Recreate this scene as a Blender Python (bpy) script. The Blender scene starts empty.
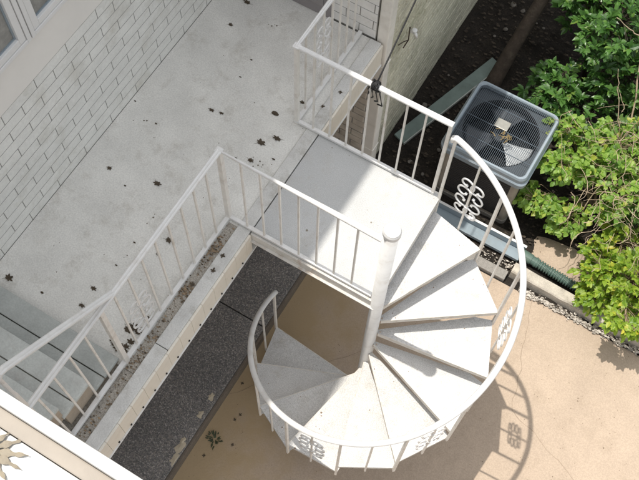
import bpy, bmesh, math, random
from mathutils import Vector, Matrix, noise
random.seed(7)
S = bpy.context.scene
COL = S.collection

# ------------------------------------------------------------------ camera
cam_d = bpy.data.cameras.new('camera')
cam = bpy.data.objects.new('camera', cam_d); COL.objects.link(cam)
cam_d.sensor_fit = 'HORIZONTAL'; cam_d.sensor_width = 36.0
cam_d.lens = 937.295/639*36
cam_d.clip_start = .05; cam_d.clip_end = 400
RM = Matrix(((.8587308847, -.4722927117, .1987985464), (.5120378937, .7757601396, -.3687999474), (.0199615391, .4184922941, .9080009564)))
cam.matrix_world = Matrix.Translation((.72477, -2.20984, 8.11684)) @ RM.to_4x4()
S.camera = cam

# ------------------------------------------------------------------ light
TRAVEL = Vector((.262, .013, -1)).normalized()        # the way the sunlight goes
to_sun = -TRAVEL
elev = math.asin(to_sun.z)
azim = math.atan2(to_sun.x, to_sun.y)
world = bpy.data.worlds.new('World'); S.world = world; world.use_nodes = True
wn = world.node_tree; bg = wn.nodes['Background']
sky = wn.nodes.new('ShaderNodeTexSky'); sky.sky_type = 'NISHITA'; sky.sun_disc = False
sky.sun_elevation = elev; sky.sun_rotation = azim
sky.air_density = 1.3; sky.dust_density = 2.5; sky.ozone_density = .6
hsv = wn.nodes.new('ShaderNodeHueSaturation'); hsv.inputs['Saturation'].default_value = .18   # a hazy, whitish summer sky
wn.links.new(sky.outputs[0], hsv.inputs['Color']); wn.links.new(hsv.outputs[0], bg.inputs[0]); bg.inputs[1].default_value = .14
sun_d = bpy.data.lights.new('sun', 'SUN'); sun_d.energy = 2.6; sun_d.angle = math.radians(.53); sun_d.color = (1, .95, .87)
sun = bpy.data.objects.new('sun', sun_d); COL.objects.link(sun)
sun.location = (0, 0, 20); sun.rotation_euler = to_sun.to_track_quat('Z', 'Y').to_euler()
S.view_settings.view_transform = 'Standard'; S.view_settings.look = 'None'
S.view_settings.gamma = 1; S.view_settings.use_curve_mapping = False
S.view_settings.exposure = 0.66
S.cycles.max_bounces = 8; S.cycles.diffuse_bounces = 5

# ------------------------------------------------------------------ numbers
H = 2.2321; RISE = .20291; HR = .8209; HRAIL = .936; DTH = .480095; TH0 = 1.58125; R = .9
XR = -1.19; XE = -.995; WD = .91; XW = -2.34

# ------------------------------------------------------------------ materials
MATS = {}
def material(name, base, rough=.6, var=.12, scale=6., bump=.1, bscale=40., metal=0., dirt=None, dirt_amt=0., dscale=3., speck=None, speck_scale=60., speck_thr=.2, spec=.4, fine=None):
    m = bpy.data.materials.new(name); m.use_nodes = True
    nt = m.node_tree; N = nt.nodes; L = nt.links; b = N['Principled BSDF']
    b.inputs['Roughness'].default_value = rough; b.inputs['Metallic'].default_value = metal
    b.inputs['Specular IOR Level'].default_value = spec
    tc = N.new('ShaderNodeTexCoord'); geo = tc.outputs['Object']
    n = N.new('ShaderNodeTexNoise'); n.inputs['Scale'].default_value = scale; n.inputs['Detail'].default_value = 6; n.inputs['Roughness'].default_value = .62
    L.new(geo, n.inputs['Vector'])
    r = N.new('ShaderNodeValToRGB'); r.color_ramp.elements[0].position = .3; r.color_ramp.elements[1].position = .7
    r.color_ramp.elements[0].color = tuple(c*(1-var) for c in base)+(1,)
    r.color_ramp.elements[1].color = tuple(min(1, c*(1+var)) for c in base)+(1,)
    L.new(n.outputs['Fac'], r.inputs['Fac']); out = r.outputs['Color']
    if dirt:
        n2 = N.new('ShaderNodeTexNoise'); n2.inputs['Scale'].default_value = dscale; n2.inputs['Detail'].default_value = 8; n2.inputs['Roughness'].default_value = .7
        L.new(geo, n2.inputs['Vector'])
        r2 = N.new('ShaderNodeValToRGB'); r2.color_ramp.elements[0].position = .52; r2.color_ramp.elements[1].position = .78
        r2.color_ramp.elements[0].color = (0, 0, 0, 1); r2.color_ramp.elements[1].color = (dirt_amt,)*3+(1,)
        L.new(n2.outputs['Fac'], r2.inputs['Fac'])
        mx = N.new('ShaderNodeMixRGB'); L.new(r2.outputs['Color'], mx.inputs['Fac']); L.new(out, mx.inputs[1]); mx.inputs[2].default_value = tuple(dirt)+(1,)
        out = mx.outputs['Color']
    if fine:
        n5 = N.new('ShaderNodeTexNoise'); n5.inputs['Scale'].default_value = fine[1]; n5.inputs['Detail'].default_value = 3
        L.new(geo, n5.inputs['Vector'])
        r5 = N.new('ShaderNodeValToRGB'); r5.color_ramp.elements[0].position = .35; r5.color_ramp.elements[1].position = .65
        r5.color_ramp.elements[0].color = (1-fine[0],)*3+(1,); r5.color_ramp.elements[1].color = (1, 1, 1, 1)
        L.new(n5.outputs['Fac'], r5.inputs['Fac'])
        mx5 = N.new('ShaderNodeMixRGB'); mx5.blend_type = 'MULTIPLY'; mx5.inputs['Fac'].default_value = 1
        L.new(out, mx5.inputs[1]); L.new(r5.outputs['Color'], mx5.inputs[2]); out = mx5.outputs['Color']
    if speck:
        v = N.new('ShaderNodeTexVoronoi'); v.inputs['Scale'].default_value = speck_scale; L.new(geo, v.inputs['Vector'])
        wn_ = N.new('ShaderNodeTexNoise'); wn_.inputs['Scale'].default_value = speck_scale*.23; L.new(geo, wn_.inputs['Vector'])
        mul = N.new('ShaderNodeMath'); mul.operation = 'MULTIPLY_ADD'; L.new(wn_.outputs['Fac'], mul.inputs[0]); mul.inputs[1].default_value = -.9; mul.inputs[2].default_value = .62
        add = N.new('ShaderNodeMath'); add.operation = 'ADD'; L.new(v.outputs['Distance'], add.inputs[0]); L.new(mul.outputs[0], add.inputs[1])
        lt = N.new('ShaderNodeMath'); lt.operation = 'LESS_THAN'; L.new(add.outputs[0], lt.inputs[0]); lt.inputs[1].default_value = speck_thr
        mx2 = N.new('ShaderNodeMixRGB'); L.new(lt.outputs[0], mx2.inputs['Fac']); L.new(out, mx2.inputs[1]); mx2.inputs[2].default_value = tuple(speck)+(1,)
        out = mx2.outputs['Color']
    L.new(out, b.inputs['Base Color'])
    if bump:
        n3 = N.new('ShaderNodeTexNoise'); n3.inputs['Scale'].default_value = bscale; n3.inputs['Detail'].default_value = 5
        L.new(geo, n3.inputs['Vector'])
        bp = N.new('ShaderNodeBump'); bp.inputs['Strength'].default_value = bump; bp.inputs['Distance'].default_value = .01
        L.new(n3.outputs['Fac'], bp.inputs['Height']); L.new(bp.outputs['Normal'], b.inputs['Normal'])
    MATS[name] = m
    return m

material('rail_paint', (.72, .715, .70), .38, .05, 14, .06, 60, dirt=(.40, .33, .25), dirt_amt=.45, dscale=9)
material('baluster_paint', (.74, .71, .66), .42, .07, 14, .06, 60, dirt=(.36, .27, .18), dirt_amt=.6, dscale=9)
material('tread_paint', (.69, .682, .667), .55, .07, 4, .5, 130, dirt=(.52, .48, .42), dirt_amt=.75, dscale=7, speck=(.22, .16, .11), speck_scale=21, speck_thr=.15, fine=(.30, 150))
material('lip_paint', (.60, .58, .54), .6, .12, 12, .4, 90, dirt=(.33, .21, .12), dirt_amt=.8, dscale=14)
material('nosing_paint', (.66, .625, .565), .6, .12, 12, .4, 90, dirt=(.33, .21, .12), dirt_amt=.8, dscale=10)
material('hub_rust', (.50, .42, .34), .7, .25, 20, .4, 90, dirt=(.22, .08, .03), dirt_amt=1., dscale=22)
material('landing_paint', (.555, .56, .555), .55, .07, 3, .4, 120, dirt=(.44, .42, .38), dirt_amt=.7, dscale=6, speck=(.24, .21, .17), speck_scale=16, speck_thr=.135, fine=(.20, 170))
material('floor_paint', (.745, .735, .695), .6, .10, 3.2, .25, 70, dirt=(.47, .44, .385), dirt_amt=.85, dscale=5.5, speck=(.17, .15, .12), speck_scale=23, speck_thr=.135, fine=(.16, 95))
material('coping_paint', (.64, .635, .61), .65, .12, 5, .3, 60, dirt=(.27, .24, .19), dirt_amt=.8, dscale=6, fine=(.15, 120))
material('gutter_grime', (.46, .425, .37), .85, .3, 9, .6, 60, dirt=(.17, .14, .10), dirt_amt=1., dscale=9, fine=(.45, 120))
material('cream_paint', (.74, .69, .60), .5, .07, 6, .1, 50, dirt=(.40, .33, .24), dirt_amt=.4, dscale=6)
material('spout_paint', (.78, .75, .69), .5, .06, 6, .1, 50, dirt=(.42, .37, .28), dirt_amt=.5, dscale=4)
material('dark_spot', (.03, .025, .02), .8, .2, 10, 0)
material('white_brick', (.80, .80, .765), .6, .06, 7, .35, 55, dirt=(.46, .43, .35), dirt_amt=.7, dscale=2.5, fine=(.07, 60))
material('pier_brick', (.76, .745, .715), .6, .07, 7, .35, 55, dirt=(.42, .39, .34), dirt_amt=.6, dscale=5)
material('mortar', (.29, .285, .265), .9, .25, 10, .4, 60)
material('moss_brick', (.62, .595, .47), .85, .22, 5, .6, 40, dirt=(.23, .245, .13), dirt_amt=.8, dscale=2.6, fine=(.25, 60))
material('low_brick', (.50, .45, .385), .85, .18, 6, .5, 50, dirt=(.20, .16, .12), dirt_amt=.7, dscale=4)
material('panel_paint', (.80, .775, .73), .55, .035, 3, .06, 40)
material('frame_paint', (.74, .735, .72), .35, .04, 4, .03, 40)
material('taupe_paint', (.26, .24, .24), .6, .08, 4, .1, 40)
material('roof_felt', (.30, .29, .28), .9, .15, 6, .4, 60)
material('deck_white', (.58, .575, .555), .5, .05, 4, .1, 60, dirt=(.62, .58, .52), dirt_amt=.4, dscale=6)
material('deck_tan', (.34, .30, .255), .6, .09, 7, .15, 60, dirt=(.34, .27, .21), dirt_amt=.5, dscale=9)
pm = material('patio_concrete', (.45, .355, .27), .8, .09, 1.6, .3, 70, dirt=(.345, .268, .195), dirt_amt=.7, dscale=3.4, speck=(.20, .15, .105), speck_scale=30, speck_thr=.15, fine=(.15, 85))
# browner, darker band of concrete along the pebble slab, ragged edge
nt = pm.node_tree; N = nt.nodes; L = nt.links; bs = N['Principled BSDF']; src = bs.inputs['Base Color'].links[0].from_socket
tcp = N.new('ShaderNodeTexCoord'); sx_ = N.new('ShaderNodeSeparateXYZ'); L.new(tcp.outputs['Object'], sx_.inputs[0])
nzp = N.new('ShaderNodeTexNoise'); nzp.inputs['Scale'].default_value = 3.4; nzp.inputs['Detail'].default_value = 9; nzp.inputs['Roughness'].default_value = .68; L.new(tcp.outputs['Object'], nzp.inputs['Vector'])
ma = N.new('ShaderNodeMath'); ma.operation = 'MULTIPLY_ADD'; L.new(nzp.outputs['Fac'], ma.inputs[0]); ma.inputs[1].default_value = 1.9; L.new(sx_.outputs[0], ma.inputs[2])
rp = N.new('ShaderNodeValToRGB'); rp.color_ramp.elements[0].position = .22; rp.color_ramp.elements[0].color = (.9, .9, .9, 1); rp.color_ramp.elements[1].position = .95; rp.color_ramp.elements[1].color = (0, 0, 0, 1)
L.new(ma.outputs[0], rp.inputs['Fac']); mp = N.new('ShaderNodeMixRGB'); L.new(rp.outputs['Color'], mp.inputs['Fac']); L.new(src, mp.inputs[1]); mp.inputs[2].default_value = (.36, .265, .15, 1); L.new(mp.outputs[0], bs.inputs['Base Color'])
material('crack_dirt', (.20, .15, .105), .95, .3, 20, 0)
material('soil', (.026, .020, .015), .95, .5, 6, 1., 22, dirt=(.042, .033, .024), dirt_amt=.6, dscale=7, fine=(.6, 70))
material('kerb_concrete', (.52, .47, .40), .85, .2, 9, .5, 60, dirt=(.20, .17, .13), dirt_amt=.9, dscale=8, fine=(.2, 120))
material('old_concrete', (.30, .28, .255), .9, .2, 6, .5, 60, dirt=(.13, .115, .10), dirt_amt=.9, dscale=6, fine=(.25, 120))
material('dirty_edge', (.19, .155, .12), .9, .2, 6, .5, 60, dirt=(.08, .065, .05), dirt_amt=.9, dscale=6, fine=(.25, 120))
material('step_board', (.44, .46, .44), .7, .13, 5, .3, 50, dirt=(.34, .33, .30), dirt_amt=.7, dscale=3.5, fine=(.12, 90))
material('step_board_worn', (.54, .56, .535), .7, .13, 5, .3, 50, dirt=(.47, .46, .44), dirt_amt=.9, dscale=7, fine=(.12, 90))
material('stringer_paint', (.44, .37, .29), .7, .18, 9, .3, 50, dirt=(.22, .16, .11), dirt_amt=.7, dscale=9)
material('steel_blue', (.27, .32, .36), .38, .09, 5, .06, 60, metal=.15, dirt=(.36, .34, .30), dirt_amt=.45, dscale=6)
material('steel_blue_light', (.27, .325, .36), .35, .1, 5, .06, 60, metal=.2, dirt=(.25, .22, .18), dirt_amt=.6, dscale=6)
material('black_wire', (.085, .11, .135), .45, .1, 9, 0)
material('fan_grey', (.055, .06, .068), .42, .12, 6, .05, 60, metal=.1)
material('blade_sunlit', (.50, .52, .53), .4, .1, 6, .05, 60)  # bright copy of the fan grey, sunlight on one blade put into its colour
material('dark_inside', (.012, .012, .013), .9, .1, 4, 0)
material('louvre_dark', (.030, .028, .027), .6, .15, 9, .1, 60)
material('plate_dark', (.05, .06, .07), .5, .1, 9, .05, 40)
material('cabinet_beige', (.31, .275, .225), .6, .15, 9, .2, 60)
material('label_silver', (.30, .295, .265), .4, .1, 30, 0, metal=.2)
material('debris_yellow', (.24, .18, .09), .9, .3, 30, 0)
material('pipe_green', (.085, .135, .112), .5, .15, 8, .1, 60, dirt=(.22, .24, .18), dirt_amt=.6, dscale=9)
material('board_teal', (.17, .22, .20), .7, .15, 7, .2, 50, dirt=(.06, .06, .05), dirt_amt=.5, dscale=5)
material('board_edge', (.42, .44, .41), .7, .15, 7, .2, 50)
material('cable_black', (.012, .012, .013), .6, .1, 9, 0)
material('bark', (.060, .045, .034), .9, .3, 14, .9, 40, dirt=(.15, .13, .09), dirt_amt=.5, dscale=10)
material('twig', (.30, .225, .145), .8, .25, 14, .3, 60)
material('dry_vine', (.43, .335, .235), .85, .25, 14, .3, 60)
material('stone', (.17, .155, .135), .9, .35, 9, .3, 60)
material('splash', (.50, .43, .32), .9, .15, 20, .4, 60)

def leafmat(name, c1, c2, rough=.4, trans=.35):
    m = bpy.data.materials.new(name); m.use_nodes = True; nt = m.node_tree; N = nt.nodes; L = nt.links; b = N['Principled BSDF']
    g = N.new('ShaderNodeNewGeometry'); r = N.new('ShaderNodeValToRGB')
    r.color_ramp.elements[0].color = tuple(c1)+(1,); r.color_ramp.elements[1].color = tuple(c2)+(1,)
    e_ = r.color_ramp.elements.new(.07); e_.color = tuple(c1)+(1,)
    e_ = r.color_ramp.elements.new(.90); e_.color = tuple(c2)+(1,)
    if trans: r.color_ramp.elements[0].color = tuple(.55*c for c in c1)+(1,); r.color_ramp.elements[-1].color = (min(1, c2[0]*1.6), c2[1]*1.12, c2[2]*1.1, 1)
    L.new(g.outputs['Random Per Island'], r.inputs['Fac']); L.new(r.outputs['Color'], b.inputs['Base Color'])
    b.inputs['Roughness'].default_value = rough; b.inputs['Specular IOR Level'].default_value = .5
    if trans:
        t = N.new('ShaderNodeBsdfTranslucent'); mxc = N.new('ShaderNodeMixRGB'); mxc.blend_type = 'MULTIPLY'; mxc.inputs[0].default_value = 1
        L.new(r.outputs['Color'], mxc.inputs[1]); mxc.inputs[2].default_value = (1.5, 1.6, .6, 1); L.new(mxc.outputs[0], t.inputs['Color'])
        ms = N.new('ShaderNodeMixShader'); ms.inputs[0].default_value = trans
        L.new(b.outputs[0], ms.inputs[1]); L.new(t.outputs[0], ms.inputs[2]); L.new(ms.outputs[0], N['Material Output'].inputs['Surface'])
    MATS[name] = m
leafmat('leaf_dark', (.035, .095, .022), (.11, .24, .05), .34, .3)
leafmat('leaf_light', (.135, .26, .04), (.29, .43, .08), .45, .4)
leafmat('leaf_yellow', (.15, .27, .025), (.34, .44, .06), .42, .4)
leafmat('leaf_mid', (.05, .12, .025), (.13, .22, .05), .4, .3)
leafmat('leaf_weed', (.03, .04, .018), (.06, .075, .034), .6, .1)
leafmat('dead_leaf', (.032, .026, .018), (.095, .07, .043), .8, 0)
leafmat('litter', (.06, .045, .03), (.30, .22, .14), .9, 0)
leafmat('soil_litter', (.018, .014, .010), (.065, .050, .036), .95, 0)
leafmat('litter_pale', (.10, .08, .06), (.55, .50, .44), .9, 0)
leafmat('tan_leaf', (.33, .285, .22), (.37, .32, .245), .7, .15)

# pebble-faced slab: small stones of many colours
m = bpy.data.materials.new('pebble_slab'); m.use_nodes = True; nt = m.node_tree; N = nt.nodes; L = nt.links; b = N['Principled BSDF']
tc = N.new('ShaderNodeTexCoord'); v = N.new('ShaderNodeTexVoronoi'); v.inputs['Scale'].default_value = 130; L.new(tc.outputs['Object'], v.inputs['Vector'])
sep = N.new('ShaderNodeSeparateColor'); L.new(v.outputs['Color'], sep.inputs[0])
r = N.new('ShaderNodeValToRGB'); els = r.color_ramp.elements
els[0].position = 0; els[0].color = (.10, .10, .102, 1); els[1].position = 1; els[1].color = (.42, .40, .385, 1)
for p_, c_ in ((.3, (.15, .147, .145, 1)), (.6, (.20, .196, .192, 1)), (.8, (.25, .228, .205, 1))):
    e = els.new(p_); e.color = c_
L.new(sep.outputs[0], r.inputs['Fac'])
nz = N.new('ShaderNodeTexNoise'); nz.inputs['Scale'].default_value = 2.5; nz.inputs['Detail'].default_value = 5; L.new(tc.outputs['Object'], nz.inputs['Vector'])
r2 = N.new('ShaderNodeValToRGB'); r2.color_ramp.elements[0].color = (.6, .6, .6, 1); r2.color_ramp.elements[1].color = (1.3, 1.25, 1.2, 1); L.new(nz.outputs['Fac'], r2.inputs['Fac'])
mx = N.new('ShaderNodeMixRGB'); mx.blend_type = 'MULTIPLY'; mx.inputs[0].default_value = 1; L.new(r.outputs[0], mx.inputs[1]); L.new(r2.outputs[0], mx.inputs[2]); L.new(mx.outputs[0], b.inputs['Base Color'])
bp = N.new('ShaderNodeBump'); bp.inputs['Strength'].default_value = .6; bp.inputs['Distance'].default_value = .006; bp.invert = True; L.new(v.outputs['Distance'], bp.inputs['Height']); L.new(bp.outputs[0], b.inputs['Normal'])
b.inputs['Roughness'].default_value = .75; MATS['pebble_slab'] = m
# glass seen from outside: dark room behind, reflecting the sky
m = bpy.data.materials.new('window_glass'); m.use_nodes = True; b = m.node_tree.nodes['Principled BSDF']
b.inputs['Base Color'].default_value = (.10, .11, .12, 1); b.inputs['Roughness'].default_value = .05; b.inputs['Specular IOR Level'].default_value = .8; MATS['window_glass'] = m

# ------------------------------------------------------------------ mesh helpers
class MB:
    def __init__(s): s.bm = bmesh.new()
    def box(s, a, b, bev=0.):
        x0, y0, z0 = a; x1, y1, z1 = b
        vs = [s.bm.verts.new(p) for p in ((x0, y0, z0), (x1, y0, z0), (x1, y1, z0), (x0, y1, z0), (x0, y0, z1), (x1, y0, z1), (x1, y1, z1), (x0, y1, z1))]
        fs = [s.bm.faces.new([vs[i] for i in q]) for q in ((0, 3, 2, 1), (4, 5, 6, 7), (0, 1, 5, 4), (1, 2, 6, 5), (2, 3, 7, 6), (3, 0, 4, 7))]
        if bev:
            es = list({e for f in fs for e in f.edges})
            bmesh.ops.bevel(s.bm, geom=es, offset=bev, segments=2, affect='EDGES', profile=.6)
        return s
    def prism(s, pts, z0, z1):
        n = len(pts)
        lo = [s.bm.verts.new((p[0], p[1], z0)) for p in pts]; hi = [s.bm.verts.new((p[0], p[1], z1)) for p in pts]
        s.bm.faces.new(hi); s.bm.faces.new(lo[::-1])
        for i in range(n): s.bm.faces.new((lo[i], lo[(i+1) % n], hi[(i+1) % n], hi[i]))
        return s
    def sweep(s, path, prof, up=Vector((0, 0, 1)), cap=True, scale=None):
        # prof: list of (side, up) offsets; frame from tangent and the up hint
        path = [Vector(p) for p in path]; rings = []
        n = len(path)
        for i, p in enumerate(path):
            t = (path[min(i+1, n-1)]-path[max(i-1, 0)]).normalized()
            side = t.cross(up)
            if side.length < 1e-4: side = t.cross(Vector((0, 1, 0)))
            if side.length < 1e-4: side = t.cross(Vector((1, 0, 0)))
            side.normalize(); u = side.cross(t).normalized()
            k = 1 if scale is None else scale[i]
            rings.append([s.bm.verts.new(p+side*a*k+u*b_*k) for a, b_ in prof])
        m_ = len(prof)
        for i in range(n-1):
            for j in range(m_):
                s.bm.faces.new((rings[i][j], rings[i][(j+1) % m_], rings[i+1][(j+1) % m_], rings[i+1][j]))
        if cap:
            s.bm.faces.new(rings[0][::-1]); s.bm.faces.new(rings[-1])
        return s
    def tube(s, path, r, n=8, scale=None, up=Vector((0, 0, 1))):
        return s.sweep(path, [(r*math.cos(2*math.pi*i/n), r*math.sin(2*math.pi*i/n)) for i in range(n)], up, True, scale)
    def lathe(s, prof, c=(0, 0, 0), n=32):
        rings = []
        for r_, z in prof:
            rings.append([s.bm.verts.new((c[0]+r_*math.cos(2*math.pi*i/n), c[1]+r_*math.sin(2*math.pi*i/n), c[2]+z)) for i in range(n)])
        for a, b_ in zip(rings, rings[1:]):
            for i in range(n): s.bm.faces.new((a[i], a[(i+1) % n], b_[(i+1) % n], b_[i]))
        s.bm.faces.new(rings[0][::-1]); s.bm.faces.new(rings[-1])
        return s
    def build(s, name, mat, parent=None, smooth=False, bevel=0., loc=None):
        bmesh.ops.recalc_face_normals(s.bm, faces=s.bm.faces)
        me = bpy.data.meshes.new(name); s.bm.to_mesh(me); s.bm.free()
        if smooth:
            me.polygons.foreach_set('use_smooth', [True]*len(me.polygons))
        o = bpy.data.objects.new(name, me); COL.objects.link(o)
        me.materials.append(MATS[mat])
        if bevel:
            md = o.modifiers.new('bevel', 'BEVEL'); md.width = bevel; md.segments = 2; md.limit_method = 'ANGLE'
        if parent is not None:
            o.parent = parent
            o.matrix_parent_inverse = Matrix.Translation(-Vector(parent.location))
        return o
def tag(o, label=None, cat=None, group=None, kind=None):
    if label: o['label'] = label
    if cat: o['category'] = cat
    if group: o['group'] = group
    if kind: o['kind'] = kind
    return o
def thing(name, label, cat, loc=(0, 0, 0), group=None):
    o = bpy.data.objects.new(name, None); COL.objects.link(o); o.location = loc; o.empty_display_size = .2
    return tag(o, label, cat, group)
def mesh_from(name, verts, faces, mat, parent=None, smooth=False):
    me = bpy.data.meshes.new(name); me.from_pydata(verts, [], faces); me.materials.append(MATS[mat])
    if smooth: me.polygons.foreach_set('use_smooth', [True]*len(me.polygons))
    o = bpy.data.objects.new(name, me); COL.objects.link(o)
    if parent is not None:
        o.parent = parent; o.matrix_parent_inverse = Matrix.Translation(-Vector(parent.location))
    return o
def polar(r_, th, z): return Vector((r_*math.cos(th), r_*math.sin(th), z))

# ------------------------------------------------------------------ ground
def sheet(name, x0, x1, y0, y1, z, mat, nx=1, ny=1, amp=0.):
    vs = []; fs = []
    for j in range(ny+1):
        for i in range(nx+1):
            x = x0+(x1-x0)*i/nx; y = y0+(y1-y0)*j/ny
            edge = 0 < i < nx and 0 < j < ny
            dz = amp*(noise.noise(Vector((x*5, y*5, 1)))+.6*noise.noise(Vector((x*13, y*13, 4)))) if edge else 0
            vs.append((x, y, z+dz))
    for j in range(ny):
        for i in range(nx):
            a = j*(nx+1)+i; fs.append((a, a+1, a+nx+2, a+nx+1))
    return tag(mesh_from(name, vs, fs, mat, smooth=bool(amp)), kind='structure')
sheet('ground', -150, 150, -150, 150, -.06, 'soil')
sheet('soil_bed', -1.05, 5.5, 1.56, 9.5, -.012, 'soil', 110, 130, .03)
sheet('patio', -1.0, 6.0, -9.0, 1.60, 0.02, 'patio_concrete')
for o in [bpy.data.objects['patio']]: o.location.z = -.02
sv = []; n_ = 28
for i in range(n_):
    a = 2*math.pi*i/n_; q = 1+.3*noise.noise(Vector((math.cos(a)*1.6, math.sin(a)*1.6, 7))); sv.append((1.08+.36*q*math.cos(a), 2.12+.20*q*math.sin(a), .018))
sv = [(1.08, 2.12, .034)]+[(1.08+(p[0]-1.08)*.75, 2.12+(p[1]-2.12)*.75, .031) for p in sv]+[(p[0], p[1], -.02) for p in sv]
sf = [(0, 1+i, 1+(i+1) % n_) for i in range(n_)]+[(1+i, 1+n_+i, 1+n_+(i+1) % n_, 1+(i+1) % n_) for i in range(n_)]
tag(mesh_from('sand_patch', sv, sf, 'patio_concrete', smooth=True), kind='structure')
cv, cf = [], []
for (x0, y0, x1, y1, w) in ((.95, 1.585, 1.25, .55, .0022), (1.25, .55, 2.4, .12, .0018), (-.97, -.62, -.15, .35, .0022)):
    n_ = 40; b0 = len(cv)
    for i in range(n_+1):
        t = i/n_; jx = .035*noise.noise(Vector((t*7, x0, 3)))+.012*noise.noise(Vector((t*25, y0, 8))); jy = .035*noise.noise(Vector((t*7, y0, 9)))
        e_ = math.sin(math.pi*t)**.5; x = x0+(x1-x0)*t+jx*e_; y = y0+(y1-y0)*t+jy*e_; ww = w*(.4+.9*abs(noise.noise(Vector((t*18, x0, 1)))))
        dx, dy = x1-x0, y1-y0; l_ = math.hypot(dx, dy); nx, ny = -dy/l_*ww, dx/l_*ww
        cv += [(x-nx, y-ny, .0012), (x+nx, y+ny, .0012)]
    cf += [(b0+2*i, b0+2*i+1, b0+2*i+3, b0+2*i+2) for i in range(n_)]
pc = mesh_from('patio_crack', cv, cf, 'crack_dirt'); tag(pc, kind='structure')
walk = MB()
walk.box((XW-.3, -9, -.05), (-1.0, .0255, .15), .008).box((XW-.3, .0345, -.05), (-1.0, 1.84, .15), .008)
walkw = tag(walk.build('walkway', 'pebble_slab'), kind='structure')
edge = tag(MB().box((-.9985, -9, -.05), (-.972, 1.56, .125), .006).build('walkway_edge', 'dirty_edge'), kind='structure')
# pale mortar drops on the rim of the pebble slab
sv, sf = [], []
for (cx, cy, rr) in ((-1.055, -.751, .035), (-1.048, -.932, .03), (-1.04, -1.247, .05), (-1.014, -1.359, .045), (-1.05, -1.19, .025)):
    b0 = len(sv); n_ = 14
    sv.append((cx, cy, .158))
    for i in range(n_):
        a = 2*math.pi*i/n_; q = rr*(.6+.7*random.random()); sv.append((min(cx+q*math.cos(a)*.8, -1.003), cy+q*math.sin(a)*1.3, .1515))
    for i in range(n_): sf.append((b0, b0+1+i, b0+1+(i+1) % n_))
mesh_from('mortar_splash', sv, sf, 'splash', walkw)

# ------------------------------------------------------------------ house
house = thing('house', 'white painted brick house wall with upstairs windows and a concrete balcony along it', 'house', (XW, 0, 0))
def brick_face(mbs, origin, u, n_, length, height, bl, bh, gap, depth=.012, rnd=random.Random(3), course0=0):
    # bricks standing depth proud of a plane through origin; u along the wall, n_ outward
    u = Vector(u); n_ = Vector(n_); o = Vector(origin); up = Vector((0, 0, 1))
    rows = int(round(height/bh)); bh = height/rows
    for r_ in range(rows):
        x = -bl*.5 if (r_+course0) % 2 else 0.
        while x < length:
            x0 = max(x, 0)+gap/2; x1 = min(x+bl, length)-gap/2
            if x1-x0 > .02:
                d = depth+rnd.uniform(-.15, .2)*min(depth, .01); z0 = r_*bh+gap/2; z1 = (r_+1)*bh-gap/2
                bv = min(.004, depth*.6)
                j = [rnd.uniform(-.12, .12)*min(depth, .01) for _ in range(4)]
                base = [o+u*a+up*c for a, c in ((x0, z0), (x1, z0), (x1, z1), (x0, z1))]
                front = [o+u*a+up*c+n_*(d+jj) for (a, c), jj in zip(((x0+bv, z0+bv), (x1-bv, z0+bv), (x1-bv, z1-bv), (x0+bv, z1-bv)), j)]
                vb = [mbs.bm.verts.new(p) for p in base]; vm = [mbs.bm.verts.new(p+n_*(d-min(.004, depth*.5))) for p in base]; vf = [mbs.bm.verts.new(p) for p in front]
                mbs.bm.faces.new(vf)
                for i in range(4):
                    k = (i+1) % 4
                    mbs.bm.faces.new((vb[i], vb[k], vm[k], vm[i])); mbs.bm.faces.new((vm[i], vm[k], vf[k], vf[i]))
            x += bl
# core of the wall and the roof
core = MB().box((XW-.30, -9, .1505), (XW-.003, 1.84, 9.0)).build('wall_core', 'mortar', house)
brick = MB(); brick_face(brick, (XW-.003, -3.2, H-.003), (0, 1, 0), (1, 0, 0), 5.03, 1.118, .31, .0922, .0066, .0012)
brick.build('brick_wall', 'white_brick', house)
MB().box((XW-.02, -3.2, H+1.122), (XW+.003, 1.83, 3.668), .002).build('wall_panel', 'panel_paint', house)
MB().box((XW-.02, -3.2, 4.935), (XW+.008, 1.83, 8.99), .003).build('upper_wall', 'panel_paint', house)
MB().box((XW-.02, -3.2, 3.669), (XW+.008, -.815, 4.934)).build('window_side_wall', 'panel_paint', house)
MB().box((XW-.02, .485, 3.669), (XW+.008, 1.83, 4.934)).build('window_side_wall', 'panel_paint', house)
MB().box((XW-.6, -9.2, 9.001), (XW+.0, 9, 9.14), .01).build('roof', 'roof_felt', house)
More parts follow.
